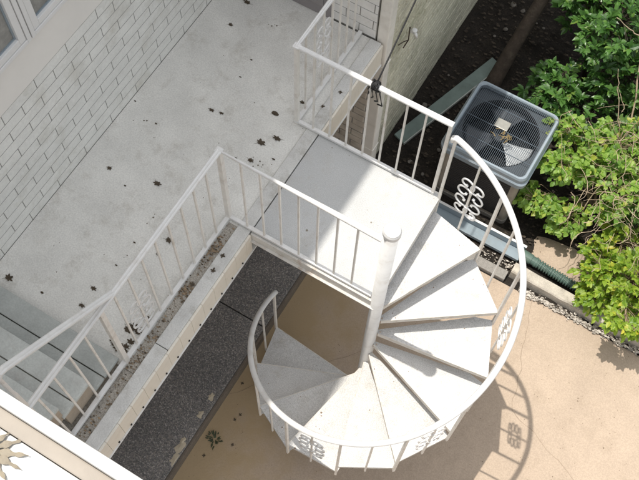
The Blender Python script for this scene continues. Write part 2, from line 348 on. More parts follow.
# each window: outer frame, sash, pane, glazing bead
def window(y0, y1):
    z0, z1 = 3.670, 4.93; xf = XW+.03
    f = MB()
    w = .03
    f.box((XW-.015, y0, z0), (xf, y0+w, z1), .003).box((XW-.015, y1-w, z0), (xf, y1, z1), .003)
    f.box((XW-.015, y0+w, z0), (xf, y1-w, z0+w), .003).box((XW-.015, y0+w, z1-w), (xf, y1-w, z1), .003)
    fr = f.build('window', 'frame_paint', house)
    a0, a1, b0, b1 = y0+w+.004, y1-w-.004, z0+w+.004, z1-w-.004; sw = .048
    s_ = MB(); xs = xf-.006
    s_.box((XW-.012, a0, b0), (xs, a0+sw, b1), .004).box((XW-.012, a1-sw, b0), (xs, a1, b1), .004)
    s_.box((XW-.012, a0+sw, b0), (xs, a1-sw, b0+sw), .004).box((XW-.012, a0+sw, b1-sw), (xs, a1-sw, b1), .004)
    s_.build('sash', 'frame_paint', fr)
    MB().box((XW-.012, a0+sw, b0+sw), (XW-.006, a1-sw, b1-sw)).build('pane', 'window_glass', fr)
    bd = MB(); q = .012; c0, c1, d0, d1 = a0+sw, a1-sw, b0+sw, b1-sw
    bd.box((XW-.0055, c0, d0), (XW+.004, c0+q, d1)).box((XW-.0055, c1-q, d0), (XW+.004, c1, d1)).box((XW-.0055, c0+q, d0), (XW+.004, c1-q, d0+q))
    bd.build('gasket', 'steel_blue', fr)
window(-.812, -.172); window(-.164, .482)
# balcony slab, coping strip, fascia
MB().box((XW+.002, -1.262, H-.16), (-1.103, 1.848, H), 0).build('balcony_floor', 'floor_paint', house)
MB().box((XW+.002, -6, H-.16), (-1.16, -1.264, H-.003), 0).build('balcony_floor', 'gutter_grime', house)
MB().box((-1.159, -4.0, H-.16), (-1.103, -1.264, H-.001), 0).build('balcony_ledge', 'gutter_grime', house)
cop = MB()
for a, b_ in ((-4.0, -1.02), (-1.016, -.006), (-.003, .913), (.916, 1.846)):
    cop.box((-1.101, a, H-.16), (XE-.009, b_, H+.010), .006)
cop.build('coping', 'coping_paint', house)
# grimy gutter line between the railing foot and the coping
MB().box((-1.172, -1.262, H-.01), (-1.1025, -.03, H+.002)).build('grime_strip', 'gutter_grime', house)
def fascia(y, y_end):
    f = MB()
    while y < y_end-.01:
        y2 = min(y+.1345, y_end); f.box((XE-.0085, y+.0008, H-.245), (XE+.008, y2-.0008, H-.004), .0015); y = y2
    return f.build('fascia', 'cream_paint', house)
fascia(.945, 1.845)
fas = fascia(-4.0, -.034)
MB().box((XE-.03, -4, H-.262), (XE+.016, 1.845, H-.2455), .003).build('drip_edge', 'rail_paint', house)
y = -1.648-.1345*4
while y < -.06:
    sc = MB(); sc.lathe([(.001, 0), (.008, .001), (.006, .008), (.002, .010)], (0, 0, 0), 8)
    bmesh.ops.rotate(sc.bm, verts=sc.bm.verts[:], cent=(0, 0, 0), matrix=Matrix.Rotation(math.pi/2, 3, 'Y'))
    bmesh.ops.translate(sc.bm, verts=sc.bm.verts[:], vec=(XE+.008, y, H-.222)); y += .1345
    sc.build('screw', 'dark_spot', fas)
# wall under the balcony
lw = MB(); brick_face(lw, (XW+.0, -4, .152), (0, 1, 0), (1, 0, 0), 5.8, 1.88, .268, .094, .010, .012)
lw.build('lower_brick', 'low_brick', house)

# ------------------------------------------------------------------ brick wing at the end of the balcony
wing = thing('brick_wing', 'brick wing closing the balcony, its side wall mossy down to dark soil', 'house wing', (-1.05, 1.86, 0))
XS = -1.065; YF = 1.862; WT = 4.25
MB().box((XW-.3, YF, -.05), (XS, 9, WT)).build('wall_core', 'mortar', wing)
MB().box((XW-.4, YF-.03, WT+.001), (XS+.03, 9, WT+.05), .005).build('roof', 'roof_felt', wing)
pb = MB(); brick_face(pb, (-1.45, YF, H+.006), (1, 0, 0), (0, -1, 0), 1.45+XS+.0, WT-H-.01, .235, .0935, .008, .005)
pb.build('brick_pier', 'pier_brick', wing)
pl = MB(); brick_face(pl, (-1.9, YF, 0), (1, 0, 0), (0, -1, 0), 1.9+XS, H-.18, .235, .0935, .011, .012)
pl.build('lower_brick', 'low_brick', wing)
ms = MB(); brick_face(ms, (XS, YF+.02, -.02), (0, 1, 0), (1, 0, 0), 6.5, WT, .235, .0755, .008, .011)
ms.build('mossy_wall', 'moss_brick', wing)
d_ = MB().box((-2.30, YF-.02, H+.004), (-1.452, YF-.001, H+2.0), .004).build('door', 'taupe_paint', wing)
MB().box((-2.24, YF-.032, H+.12), (-1.52, YF-.0205, H+.9), .005).build('door_panel', 'taupe_paint', d_)
# square corner downspout
ds = MB().box((-1.055, 1.862, .02), (-.962, 1.968, 3.9), .010).build('downspout', 'spout_paint', wing)
for z in (.6, 1.9, 3.2): MB().box((-1.06, 1.858, z), (-.958, 1.972, z+.03), .003).build('strap', 'spout_paint', ds)
sp = MB().tube([(XS+.005, 2.533, 1.60), (XS+.06, 2.533, 1.60)], .012, 10).tube([(XS+.05, 2.533, 1.605), (XS+.075, 2.533, 1.59), (XS+.082, 2.533, 1.555)], .014, 10)
sp.lathe([(.004, 0), (.024, .002), (.026, .008), (.020, .012), (.004, .013)], (XS+.055, 2.533, 1.628), 12)
sp.build('tap', 'frame_paint', wing, smooth=True)

# ------------------------------------------------------------------ railings
RPROF = [(-.021, -.006), (.021, -.006), (.021, .004), (.017, .010), (.010, .0125), (.004, .0105), (-.004, .0105), (-.010, .0125), (-.017, .010), (-.021, .004)]
def bar(mb, a, b_, w):      # square bar between two points
    mb.sweep([a, b_], [(-w/2, -w/2), (w/2, -w/2), (w/2, w/2), (-w/2, w/2)]); return mb
def curl(c, a0, a1, r0, r1, n=26):
    return [(c[0]+(r0+(r1-r0)*(i/n)**.8)*math.cos(a0+(a1-a0)*i/n), c[1]+(r0+(r1-r0)*(i/n)**.8)*math.sin(a0+(a1-a0)*i/n)) for i in range(n+1)]
D2 = math.pi/180
SCROLL2D = []
for sx in (1, -1):
    for sz in (1, -1):
        for pts in (curl((.046, .150), 212*D2, -115*D2, .064, .020), curl((.050, .046), 133*D2, -175*D2, .064, .020)):
            SCROLL2D.append([(sx*p[0], sz*p[1]) for p in pts])
def scroll(parent, origin, tangent, mat='rail_paint', k=1.):
    # wrought scroll either side of a baluster, flat in the plane of the tangent and the vertical
    t = Vector(tangent).normalized(); o = Vector(origin); nrm = t.cross(Vector((0, 0, 1))); m_ = MB()
    for pts in SCROLL2D:
        P = [o+t*a*k+Vector((0, 0, 1))*c*k for a, c in pts]
        n_ = len(P)
        m_.sweep(P, [(-.0054, -.0045), (.0054, -.0045), (.0054, .0045), (-.0054, .0045)], up=nrm, scale=[1 if i < n_-3 else 1.7 for i in range(n_)])
    m_.box((o.x-.012, o.y-.012, o.z+.088*k), (o.x+.012, o.y+.012, o.z+.108*k)).box((o.x-.012, o.y-.012, o.z-.108*k), (o.x+.012, o.y+.012, o.z-.088*k))
    return m_.build('scroll', mat, parent)
def baluster(parent, x, y, z0, z1, w=.0125): return MB().box((x-w/2, y-w/2, z0), (x+w/2, y+w/2, z1)).build('baluster', 'baluster_paint', parent)
def newel(parent, x, y, z0, z1, w=.026): return MB().box((x-w/2, y-w/2, z0), (x+w/2, y+w/2, z1), .003).build('newel_post', 'baluster_paint', parent)
ZT = H+HRAIL-.012; ZB = H+.045
# railing A: along the balcony edge, turning the corner out to the pole
ra = thing('balcony_railing', 'long white iron railing on the balcony ledge, turning the corner to the tall round post', 'railing', (XR, 0, H))
MB().sweep([(XR, -3.4, ZT), (XR, 0, ZT), (-.05, 0, ZT)], RPROF).build('top_rail', 'rail_paint', ra)
# mitre is rebuilt square: the sweep alone narrows at a right angle
MB().box((XR-.023, -.023, ZT-.007), (XR+.023, .023, ZT+.0095), .004).build('corner_block', 'rail_paint', ra)
MB().box((XR-.016, -3.4, ZB-.030), (XR+.016, .016, ZB-.004), .003).build('bottom_rail', 'rail_paint', ra)
MB().box((XR+.0165, -.014, ZB-.030), (-.05, .014, ZB-.006), .003).build('bottom_rail', 'rail_paint', ra)
newel(ra, XR, 0, H+.001, ZT-.006, .034)
newel(ra, XR, -1.215, H+.001, ZT-.006, .034)
newel(ra, XR, -2.45, H-.001, ZT-.006, .034)
for y in [-.155-.1335*i for i in range(8)]+[-1.37-.1385*i for i in range(8)]+[-2.59, -2.73, -2.87, -3.01]:
    baluster(ra, XR, y, ZB-.006, ZT-.006)
scroll(ra, (XR, -.957, H+.33), (0, 1, 0), k=1.08)
for x in [-1.036+.1381*i for i in range(7)]: baluster(ra, x, 0, ZB-.007, ZT-.006)
# railing B: far side of the landing, turning back along the ledge to the brick pier
rb = thing('landing_railing', 'white iron railing on the far side of the landing, ending at the brick pier', 'railing', (XR, WD, H))
MB().sweep([(-.052, WD, ZT), (XR, WD, ZT), (XR, 1.845, ZT)], RPROF).build('top_rail', 'rail_paint', rb)
MB().box((XR-.023, WD-.023, ZT-.007), (XR+.023, WD+.023, ZT+.0095), .004).build('corner_block', 'rail_paint', rb)
MB().box((XR+.0165, WD-.014, ZB-.030), (-.055, WD+.014, ZB-.006), .003).build('bottom_rail', 'rail_paint', rb)
MB().box((XR-.016, WD-.016, ZB-.030), (XR+.016, 1.846, ZB-.004), .003).build('bottom_rail', 'rail_paint', rb)
newel(rb, XR, WD, H+.001, ZT-.006, .030)
newel(rb, -.066, WD, H-.08, ZT-.006, .024)
for x in [-1.053+.1365*i for i in range(7)]: baluster(rb, x, WD, ZB-.007, ZT-.006)
for y in [WD+.1165*i for i in range(1, 8)]: baluster(rb, XR, y, ZB-.006, ZT-.006)
scroll(rb, (XR, WD+.1165*3, H+.55), (0, 1, 0), k=1.1)

# ------------------------------------------------------------------ spiral staircase
sp_ = thing('spiral_staircase', 'white painted steel spiral staircase winding from the landing down to the patio', 'spiral staircase', (0, 0, 0))
pole = MB().lathe([(.046, 0), (.046, H+1.062)], n=40).build('centre_pole', 'rail_paint', sp_, smooth=True)
MB().lathe([(.054, H+1.052), (.055, H+1.056), (.055, H+1.085), (.050, H+1.096), (.049, H+1.0965), (.049, H+1.102), (.042, H+1.108), (.02, H+1.111), (.001, H+1.1115)], n=40).build('cap', 'rail_paint', pole, smooth=False, bevel=.002)
MB().lathe([(.11, .001), (.11, .012), (.06, .014)], n=32).build('base_plate', 'lip_paint', pole)
# landing
land = MB().box((XE-.002, -.012, H-.012), (-.002, WD+.012, H+.003), .002).build('landing', 'landing_paint', sp_)
lf = MB()
lf.box((XE-.001, -.030, H-.085), (-.004, -.0125, H+.001), .002).box((XE-.001, WD+.0125, H-.085), (-.004, WD+.030, H+.001), .002)
lf.box((-.020, -.0115, H-.085), (-.002, WD+.0115, H-.0125), .002).box((XE-.001, -.0115, H-.085), (XE+.03, WD+.0115, H-.0125))
lf.box((XE-.001, -.050, H-.085), (.0, -.0305, H-.078)).build('landing_frame', 'lip_paint', land)
# treads
def wedge(r0, r1, a0, a1):
    h0 = .052
    return [(r0*math.cos(a0), r0*math.sin(a0)), (r1*math.cos(a0), r1*math.sin(a0)), (r1*math.cos(a1), r1*math.sin(a1)), (r0*math.cos(a1), r0*math.sin(a1))]
for k in range(10):
    z = H-(k+1)*RISE; a_back = TH0-k*DTH+.06; a_front = TH0-(k+1)*DTH
    t = MB(); p = wedge(.048, R, a_front, a_back)
    a_t = TH0-k*DTH+.010; p = p[:2]+[(R*math.cos(a_t), R*math.sin(a_t)), (.86*R*math.cos(a_back), .86*R*math.sin(a_back))]+p[3:]; t.prism(p, z-.006, z)
    t = t.build('tread', 'tread_paint', sp_)
    # angle-iron lip round the tread, hanging under it
    lip = MB()
    def strip(p0, p1, w, off):
        d = (Vector(p1)-Vector(p0)); d.normalize(); nn = Vector((-d.y, d.x))
        q0 = Vector(p0)+nn*off; q1 = Vector(p1)+nn*off
        lip.prism([q0, q1, q1+nn*w, q0+nn*w], z-.044, z-.0065)
    P2 = [Vector(q) for q in p]
    strip(P2[0], P2[1], .006, .001); strip(P2[1], P2[2], .006, .001); strip(P2[3], P2[4], .006, .001)
    lip.build('lip', 'lip_paint', t)
    # rounded nosing bar on the front edge
    nz_ = MB(); e0 = polar(.052, a_front, 0); e1 = polar(R, a_front, 0); nn = Vector((math.sin(a_front), -math.cos(a_front), 0))
    qs = [e0+nn*.0005, e1+nn*.0005, e1+nn*.0065, e0+nn*.0065]; nz_.prism([(q_.x, q_.y) for q_ in qs], z-.048, z+.0008); nz_.build('nosing', 'nosing_paint', t)
    if k in (1, 2, 3):
        hb_ = MB(); hb_.box((.045, -.020, z-.046), (.075, .012, z-.007), .003).lathe([(.001, .0), (.007, .001), (.007, .007), (.002, .008)], (.066, -.004, z+.0006), 6)
        bmesh.ops.rotate(hb_.bm, verts=hb_.bm.verts, cent=(0, 0, 0), matrix=Matrix.Rotation(a_front+.25, 3, 'Z')); hb_.build('bracket', 'hub_rust', t)
# handrail, helix over the outer edge, the two ends curled down
path = []
NS = 160
path.append(polar(R, TH0+.022, H+HR-.045)); path.append(polar(R, TH0+.020, H+HR-.012)); 
for i in range(NS+1):
    t = 10*i/NS; path.append(polar(R, TH0-t*DTH, H-RISE*t+HR+(0 if 0 < i else -.002)))
path.append(polar(R, TH0-10*DTH-.028, H-RISE*10+HR-.012))
hp = [(.0215*math.cos(2*math.pi*i/14), .0165*math.sin(2*math.pi*i/14)) for i in range(14)]
MB().sweep(path, hp).build('handrail', 'rail_paint', sp_, smooth=True)
for k in range(11):
    th = TH0-k*DTH; q = polar(R+.004, th, 0); zt = H-RISE*k+HR-.008
    zb = H-(k+1)*RISE-.055 if k < 10 else H-10*RISE-.05
    mb = MB(); mb.box((-.010, -.010, zb), (.010, .010, zt), .002)
    bmesh.ops.rotate(mb.bm, verts=mb.bm.verts, cent=(0, 0, 0), matrix=Matrix.Rotation(th, 3, 'Z')); bmesh.ops.translate(mb.bm, verts=mb.bm.verts, vec=q)
    mb.build('newel_post', 'baluster_paint', sp_)
for k in range(10):
    th = TH0-(k+.5)*DTH; q = polar(.886, th, 0); zt = H-RISE*(k+.5)+HR-.010; zb = H-(k+1)*RISE-.06
    mb = MB(); mb.box((-.0065, -.0065, zb), (.0065, .0065, zt))
    bmesh.ops.rotate(mb.bm, verts=mb.bm.verts, cent=(0, 0, 0), matrix=Matrix.Rotation(th, 3, 'Z')); bmesh.ops.translate(mb.bm, verts=mb.bm.verts, vec=q)
    mb.build('baluster', 'baluster_paint', sp_)
    if k in (0, 2, 4, 6):
        scroll(sp_, (q.x, q.y, H-(k+1)*RISE+.45), (-math.sin(th), math.cos(th), 0), k=1.12)

# ------------------------------------------------------------------ plank stairs up from the balcony
st = thing('wooden_stairs', 'grey painted plank stairs climbing from the balcony floor beside the railing', 'stairs', (-1.78, -1.24, H))
for i in range(6):
    y0 = -1.238-.247*i; z = H+.082+.18*i
    a = MB().box((XW+.012, y0-.150, z-.035), (-1.222, y0, z), .005).box((XW+.012, y0-.265, z-.035), (-1.222, y0-.157, z), .005)
    a.build('tread', 'step_board_worn' if i in (1, 2) else 'step_board', st)
for x0, x1 in ((-1.29, -1.235), (XW+.014, XW+.06)):
    sg = MB()
    for i in range(6):
        y0 = -1.242-.247*i; z = H+.082+.18*i-.036
        sg.box((x0, y0-.245, max(z-.20, H-.002)), (x1, y0-.0, z))
    sg.build('stringer', 'stringer_paint', st)
hb = thing('stair_handrail', 'white iron handrail sloping up over the grey plank stairs', 'handrail', (XR-.01, -1.1, H+.93))
MB().sweep([(XR-.006, -1.075, H+.915), (XR-.006, -1.12, ZT+.022), (XR-.006, -1.80, ZT+.55), (XR-.006, -1.835, ZT+.565), (XR-.006, -1.85, ZT+.54), (XR-.006, -1.852, ZT+.25)], RPROF, up=Vector((1, 0, 0)).cross(Vector((0, 1, 0)))).build('top_rail', 'rail_paint', hb)
MB().box((XR-.019, -1.861, H+.20), (XR+.007, -1.839, ZT+.26), .003).build('newel_post', 'baluster_paint', hb)

# ------------------------------------------------------------------ white deck edge near the viewer, with a dry leaf on it
dk = thing('upper_deck', 'white edge of an upper deck with a tan inner strip, close to the viewer', 'deck', (0, -2.05, 5.4))
MB().box((-1.25, -2.0635, 5.50), (1.5, -2.0265, 5.60), .006).build('edge_cap', 'deck_white', dk)
MB().box((-1.25, -2.1085, 5.46), (1.5, -2.0645, 5.563), .004).build('inner_strip', 'deck_tan', dk)
MB().box((-1.25, -3.1, 5.40), (1.5, -2.1105, 5.55), .003).build('deck_floor', 'deck_white', dk)
MB().box((-1.25, -2.058, 5.18), (1.5, -2.033, 5.4995), .003).build('fascia', 'deck_white', dk)
for x in (-1.15, 1.4):
    for y in (-3.0,): MB().box((x-.05, y-.05, .0), (x+.05, y+.05, 5.3995), .006).build('post', 'frame_paint', dk)

def leaf_outline(lobes, deep, rnd, n=60):
    pts = []
    for i in range(n):
        a = 2*math.pi*i/n
        back = .5+.5*math.cos(a)          # 1 at the tip, 0 at the stalk
        r_ = (.45+.55*back)*(1-deep*(0.5+.5*math.cos(lobes*a+math.pi)))*(1+rnd.uniform(-.08, .08))
        pts.append((r_*math.cos(a), r_*math.sin(a)))
    return pts
def lying_leaf(name, x, y, z, size, rot, mat, lobes=7, deep=.55, curl_=.25, seed=0, tilt=0.):
    rnd = random.Random(seed); pts = leaf_outline(lobes, deep, rnd); n_ = len(pts); vs = []; ph = rnd.uniform(0, 6.28); fs = []
    for k_, ring in enumerate((.02, .5, 1.)):
        for (a, c) in pts:
            px, py = a*ring, c*ring; rr = math.hypot(px, py)
            h = curl_*(rr**2)*(.7+.6*math.sin(2*math.atan2(py, px)+ph))+.02
            X = px*math.cos(rot)-py*math.sin(rot); Y = px*math.sin(rot)+py*math.cos(rot)
            vs.append((X*size, Y*size, max(h, .015)*size))
    for k_ in range(2):
        for i in range(n_):
            j = (i+1) % n_; fs.append((k_*n_+i, k_*n_+j, (k_+1)*n_+j, (k_+1)*n_+i))
    fs.append(tuple(range(n_)))
    # stalk
    b0 = len(vs); sx, sy = -math.cos(rot), -math.sin(rot); w = .02*size
    for d_, zz in ((.35, .03), (1.0, .06)):
        vs.append((sx*d_*size-sy*w, sy*d_*size+sx*w, zz*size)); vs.append((sx*d_*size+sy*w, sy*d_*size-sx*w, zz*size))
    fs.append((b0, b0+1, b0+3, b0+2))
    o = mesh_from(name, vs, fs, mat); o.location = (x, y, z)
    md = o.modifiers.new('thick', 'SOLIDIFY'); md.thickness = .0012
    return o
# big finger-lobed leaf on the deck floor
rnd = random.Random(5)
lm = MB()
base = Vector((-.285, -2.178, 5.5535))
for ang, ln in ((48, .105), (24, .118), (4, .112), (-20, .108), (-42, .10), (-66, .09), (72, .085), (98, .065), (-95, .065), (140, .055), (-135, .05)):
    a = ang*D2; d = Vector((math.cos(a), math.sin(a), 0)); s_ = Vector((-d.y, d.x, 0)); n_ = 12; L_, R_ = [], []
    for i in range(n_+1):
        t = i/n_; w = ln*.095*(math.sin(math.pi*min(1, t*.9+.12))**.7)*(1+.45*math.sin(t*19+ang))*(1-.35*t)
        c = base+d*ln*t+Vector((0, 0, .002+.008*math.sin(t*2.2)+.004*math.sin(t*9+ang)))
        L_.append(lm.bm.verts.new(c+s_*w-Vector((0, 0, .003)))); R_.append((lm.bm.verts.new(c), lm.bm.verts.new(c-s_*w-Vector((0, 0, .003)))))
    for i in range(n_):
        lm.bm.faces.new((L_[i], L_[i+1], R_[i+1][0], R_[i][0])); lm.bm.faces.new((R_[i][0], R_[i+1][0], R_[i+1][1], R_[i][1]))
o = lm.build('dry_leaf', 'tan_leaf', smooth=False)
o.modifiers.new('thick', 'SOLIDIFY').thickness = .002
tag(o, 'tan finger-lobed dry leaf lying on the white deck edge', 'leaf')

# ------------------------------------------------------------------ dead leaves on the balcony floor
DL = [(-1.329, .621, 9), (-1.235, .718, 9), (-1.373, .883, 9), (-1.178, .557, 4), (-1.314, .464, 6), (-1.775, -.037, 8), (-2.13, -.111, 5), (-1.954, -.174, 3), (-2.213, -1.154, 8), (-1.951, -1.122, 4), (-1.682, -.916, 6), (-1.672, -1.053, 6), (-1.636, -.499, 3), (-1.455, -.363, 7), (-1.449, -.491, 5), (-1.65, -.7, 3), (-2.307, .443, 3), (-2.062, .36, 3), (-1.78, .674, 6), (-1.71, .687, 5), (-2.085, 1.641, 8), (-2.089, 1.39, 5), (-1.241, 1.077, 5), (-1.776, 1.2, 3), (-1.763, 1.027, 3), (-1.522, -1.045, 6), (-1.27, .098, 4), (-1.415, .422, 4), (-1.25, -.9, 6), (-1.27, -.99, 7), (-1.30, -1.04, 6), (-1.24, -1.10, 7), (-1.28, -1.15, 6)]+[(-1.285+.05*math.sin(7.3*i), -1.09+.11*math.sin(3.1*i+1), 5+i % 4) for i in range(14)]
for i, (x, y, s_) in enumerate(DL):
    rr = random.Random(100+i); size = s_*.0047
    oval = (i == 2 or s_ <= 4)
    o = lying_leaf('dead_leaf', x, y, H+.001, size*(.9 if oval else 1.05), rr.uniform(0, 6.28), 'dead_leaf', 2 if oval else 7, .15 if oval else .42, .34, 100+i)
    o.scale = (1.1, .55, 1) if oval else (1.15, rr.uniform(.6, .9), 1)
    if i in (0, 1): lab = ('lobed dead leaf on the balcony floor, left one of the big pair by the landing', 'lobed dead leaf on the balcony floor, right one of the big pair by the landing')[i]
    elif i == 2: lab = 'oval dark dead leaf on the balcony floor behind the pair of lobed leaves'
    elif i == 5: lab = 'large lone dead leaf in the middle of the bare balcony floor'
    elif i == 8: lab = 'dead leaf at the head of the plank stairs near the brick wall'
    elif i >= 28: lab = 'dead leaf in the heap at the railing foot beside the plank stairs'
    elif i in (13, 14): lab = ('larger dead leaf seen through the railing beyond the ledge', 'smaller dead leaf seen through the railing beyond the ledge')[i-13]
    elif i == 20: lab = 'dead leaf in front of the dark taupe door'
    elif s_ <= 4: lab = 'small dark leaf scrap scattered on the grey balcony floor'
    else: lab = 'medium crumpled dead leaf scattered on the grey balcony floor'
    tag(o, lab, 'dead leaf', 'dead leaves on the balcony floor')
# leaf crumbs in the gutter line (uncountable)
def flakes(name, n, place, smin, smax, mat, seed, kind='stuff'):
    rr = random.Random(seed); vs = []; fs = []
    for i in range(n):
        c = place(rr)
        if c is None: continue
        x, y, z = c; s_ = rr.uniform(smin, smax); a = rr.uniform(0, 6.28); b0 = len(vs); k_ = rr.choice((4, 5, 6))
        tx, ty = rr.uniform(-.5, .5), rr.uniform(-.5, .5)
        for j in range(k_):
            aa = a+2*math.pi*j/k_; q = s_*rr.uniform(.45, 1.); dx = q*math.cos(aa)*1.2; dy = q*math.sin(aa)*.7
            vs.append((x+dx, y+dy, z+.002+s_*.5*0+abs(tx*dx+ty*dy)))
        vs.append((x, y, z+.002+s_*.25)); 
        for j in range(k_): fs.append((b0+j, b0+(j+1) % k_, b0+k_))
    return tag(mesh_from(name, vs, fs, mat), kind=kind)
def g1(rr):
    y = rr.choice((rr.uniform(-1.25, -.95), rr.uniform(-2.0, -1.25), rr.uniform(-1.0, -.05), rr.gauss(-.62, .03), rr.gauss(-.25, .05)))
    return (rr.choice((rr.gauss(-1.15, .02), rr.gauss(-1.12, .03))), y, H+.003)
o = flakes('leaf_litter', 520, g1, .004, .013, 'litter', 21); tag(o, 'brown leaf crumbs gathered in the groove between railing and coping', 'leaf litter')
for i, (x, y, s_) in enumerate([(-1.07, -.27, 6), (-1.06, -.40, 6), (-1.12, -.55, 6), (-1.05, 1.30, 5), (-1.10, 1.12, 5)]):
    o = lying_leaf('dead_leaf', x, y, H+.011, s_*.0042, i*1.7, 'dead_leaf', 5, .5, .3, 300+i)
    tag(o, ['dead leaf on the coping just outside the railing corner', 'crumpled dead leaf on the coping, midway along the fascia', 'dead leaf on the coping above the pebble walkway, farthest from the corner', 'dead leaf on the ledge nearest the brick pier', 'dead leaf on the ledge by the far railing corner'][i], 'dead leaf', 'dead leaves on the ledge')

# ------------------------------------------------------------------ air conditioner
AX, AY = -.01, 2.525
ac = thing('air_conditioner', 'grey outdoor air conditioner with slatted top over a big fan', 'air conditioner', (AX, AY, 0))
def rrect(hx, hy, r_, n=7, cx=AX, cy=AY):
    out = []
    for (sx, sy, a0) in ((1, 1, 0), (-1, 1, 90), (-1, -1, 180), (1, -1, 270)):
        for i in range(n+1):
            a = (a0+90*i/n)*D2; out.append((cx+sx*(hx-r_)+r_*math.cos(a), cy+sy*(hy-r_)+r_*math.sin(a)))
    return out
def ring_stack(mb, sections, cap=False):
    rings = [[mb.bm.verts.new((p[0], p[1], z)) for p in pts] for pts, z in sections]
    for a, b_ in zip(rings, rings[1:]):
        for i in range(len(a)): mb.bm.faces.new((a[i], a[(i+1) % len(a)], b_[(i+1) % len(a)], b_[i]))
    if cap: mb.bm.faces.new(rings[0][::-1]); mb.bm.faces.new(rings[-1])
    return mb
HX, HY = .425, .410; AT = .90
tp = MB(); ring_stack(tp, [(rrect(HX-.03, HY-.03, .06), AT-.135), (rrect(HX, HY, .075), AT-.13), (rrect(HX+.002, HY+.002, .075), AT-.075), (rrect(HX-.012, HY-.012, .07), AT-.062), (rrect(HX-.014, HY-.014, .07), AT-.02), (rrect(HX-.024, HY-.024, .065), AT), (rrect(HX-.042, HY-.042, .06), AT), (rrect(HX-.050, HY-.050, .055), AT-.012), (rrect(HX-.053, HY-.053, .055), AT-.05)])
tp.build('top_cover', 'steel_blue', ac)
# rounded corner pillars and louvred panels
cab = MB(); ring_stack(cab, [(rrect(HX-.045, HY-.045, .05), .04), (rrect(HX-.045, HY-.045, .05), AT-.134)]); cab.build('cabinet', 'cabinet_beige', ac)
MB().prism(rrect(HX-.035, HY-.035, .05), -.02, .04).build('base_pad', 'old_concrete', ac)
for sx, sy in ((0, -1), (0, 1), (1, 0), (-1, 0)):
    lv = MB()
    for i in range(22):
        z = .10+i*.0295
        if sy: lv.box((AX-.30, AY+sy*(HY-.044)-.005, z), (AX+.30, AY+sy*(HY-.044)+.005, z+.018))
        else: lv.box((AX+sx*(HX-.044)-.005, AY-.29, z), (AX+sx*(HX-.044)+.005, AY+.29, z+.018))
    if sy: lv.box((AX-.31, AY+sy*(HY-.044)-.002, .08), (AX+.31, AY+sy*(HY-.044)+.002, .755))
    else: lv.box((AX+sx*(HX-.044)-.002, AY-.30, .08), (AX+sx*(HX-.044)+.002, AY+.30, .755))
    lv.build('louvre_panel', 'louvre_dark', ac)
# grille of thin bars, with two cross wires
gr = MB(); hx, hy = HX-.051, HY-.051; nb = 44; zg = AT-.012
for i in range(nb):
    x = -hx+2*hx*(i+.5)/nb; ins = max(0, .05-(hx-abs(x))); 
    gr.box((AX+x-.0017, AY-hy+ins*.6, zg-.004), (AX+x+.0017, AY+hy-ins*.6, zg), 0)
for y in (-.20, 0., .20): gr.box((AX-hx, AY+y-.0025, zg-.009), (AX+hx, AY+y+.0025, zg-.0045))
gr.build('grille', 'black_wire', ac)
sh = MB(); n_ = 48
ring = lambda r_, z: [(AX+r_*math.cos(2*math.pi*i/n_), AY+r_*math.sin(2*math.pi*i/n_)) for i in range(n_)]
ring_stack(sh, [(ring(.338, 0), AT-.30), (ring(.334, 0), AT-.10), (ring(.342, 0), AT-.072), (ring(.352, 0), AT-.066)])
sh.build('fan_shroud', 'dark_inside', ac, smooth=True)
ann = MB(); q1 = [ann.bm.verts.new((p[0], p[1], AT-.068)) for p in ring(.350, 0)]
sq = []
for i in range(n_):
    a = 2*math.pi*i/n_; c_, s_ = math.cos(a), math.sin(a); k_ = 1/max(abs(c_)/(HX-.052), abs(s_)/(HY-.052)); sq.append(ann.bm.verts.new((AX+c_*k_, AY+s_*k_, AT-.068)))
for i in range(n_): ann.bm.faces.new((q1[i], q1[(i+1) % n_], sq[(i+1) % n_], sq[i]))
ann.build('orifice_plate', 'plate_dark', ac)
MB().lathe([(.337, AT-.36), (.337, AT-.355)], (AX, AY, 0), 40).build('inner_floor', 'dark_inside', ac)
fan = MB().lathe([(.06, AT-.20), (.07, AT-.19), (.07, AT-.11), (.06, AT-.10)], (AX, AY, 0), 24).build('fan', 'fan_grey', ac)
for j in range(3):
    a0 = -22*D2+j*2*math.pi/3; bl = MB(); rows = []
    for i in range(9):
        t = i/8; r_ = .065+.262*t; half = .40+.16*t; row = []
        for q in range(9):
            s_ = -1+q/4; a = a0+s_*half; row.append(bl.bm.verts.new((AX+r_*math.cos(a), AY+r_*math.sin(a), AT-.145-s_*.022)))
        rows.append(row)
    for i in range(8):
        for q in range(8): bl.bm.faces.new((rows[i][q], rows[i+1][q], rows[i+1][q+1], rows[i][q+1]))
    b_ = bl.build('blade', 'blade_sunlit' if j == 0 else 'fan_grey', fan, smooth=True); b_.modifiers.new('thick', 'SOLIDIFY').thickness = .003
MB().box((AX-.085, AY-.005, AT-.0110), (AX+.045, AY+.095, AT+.001), .006).build('name_plate', 'label_silver', ac)
deb = MB()
for i in range(18):
    x = AX+.03+random.gauss(0, .04); y = AY-.06+random.gauss(0, .035); a = random.uniform(0, 3.1); l_ = random.uniform(.012, .035)
    deb.tube([(x-l_*math.cos(a), y-l_*math.sin(a), AT-.006), (x, y, AT-.002), (x+l_*math.cos(a+.4), y+l_*math.sin(a+.4), AT-.006)], .0035, 5)
tag(deb.build('twig_litter', 'debris_yellow'), 'clump of yellowish twigs and leaf bits on the slatted fan top', 'twigs')

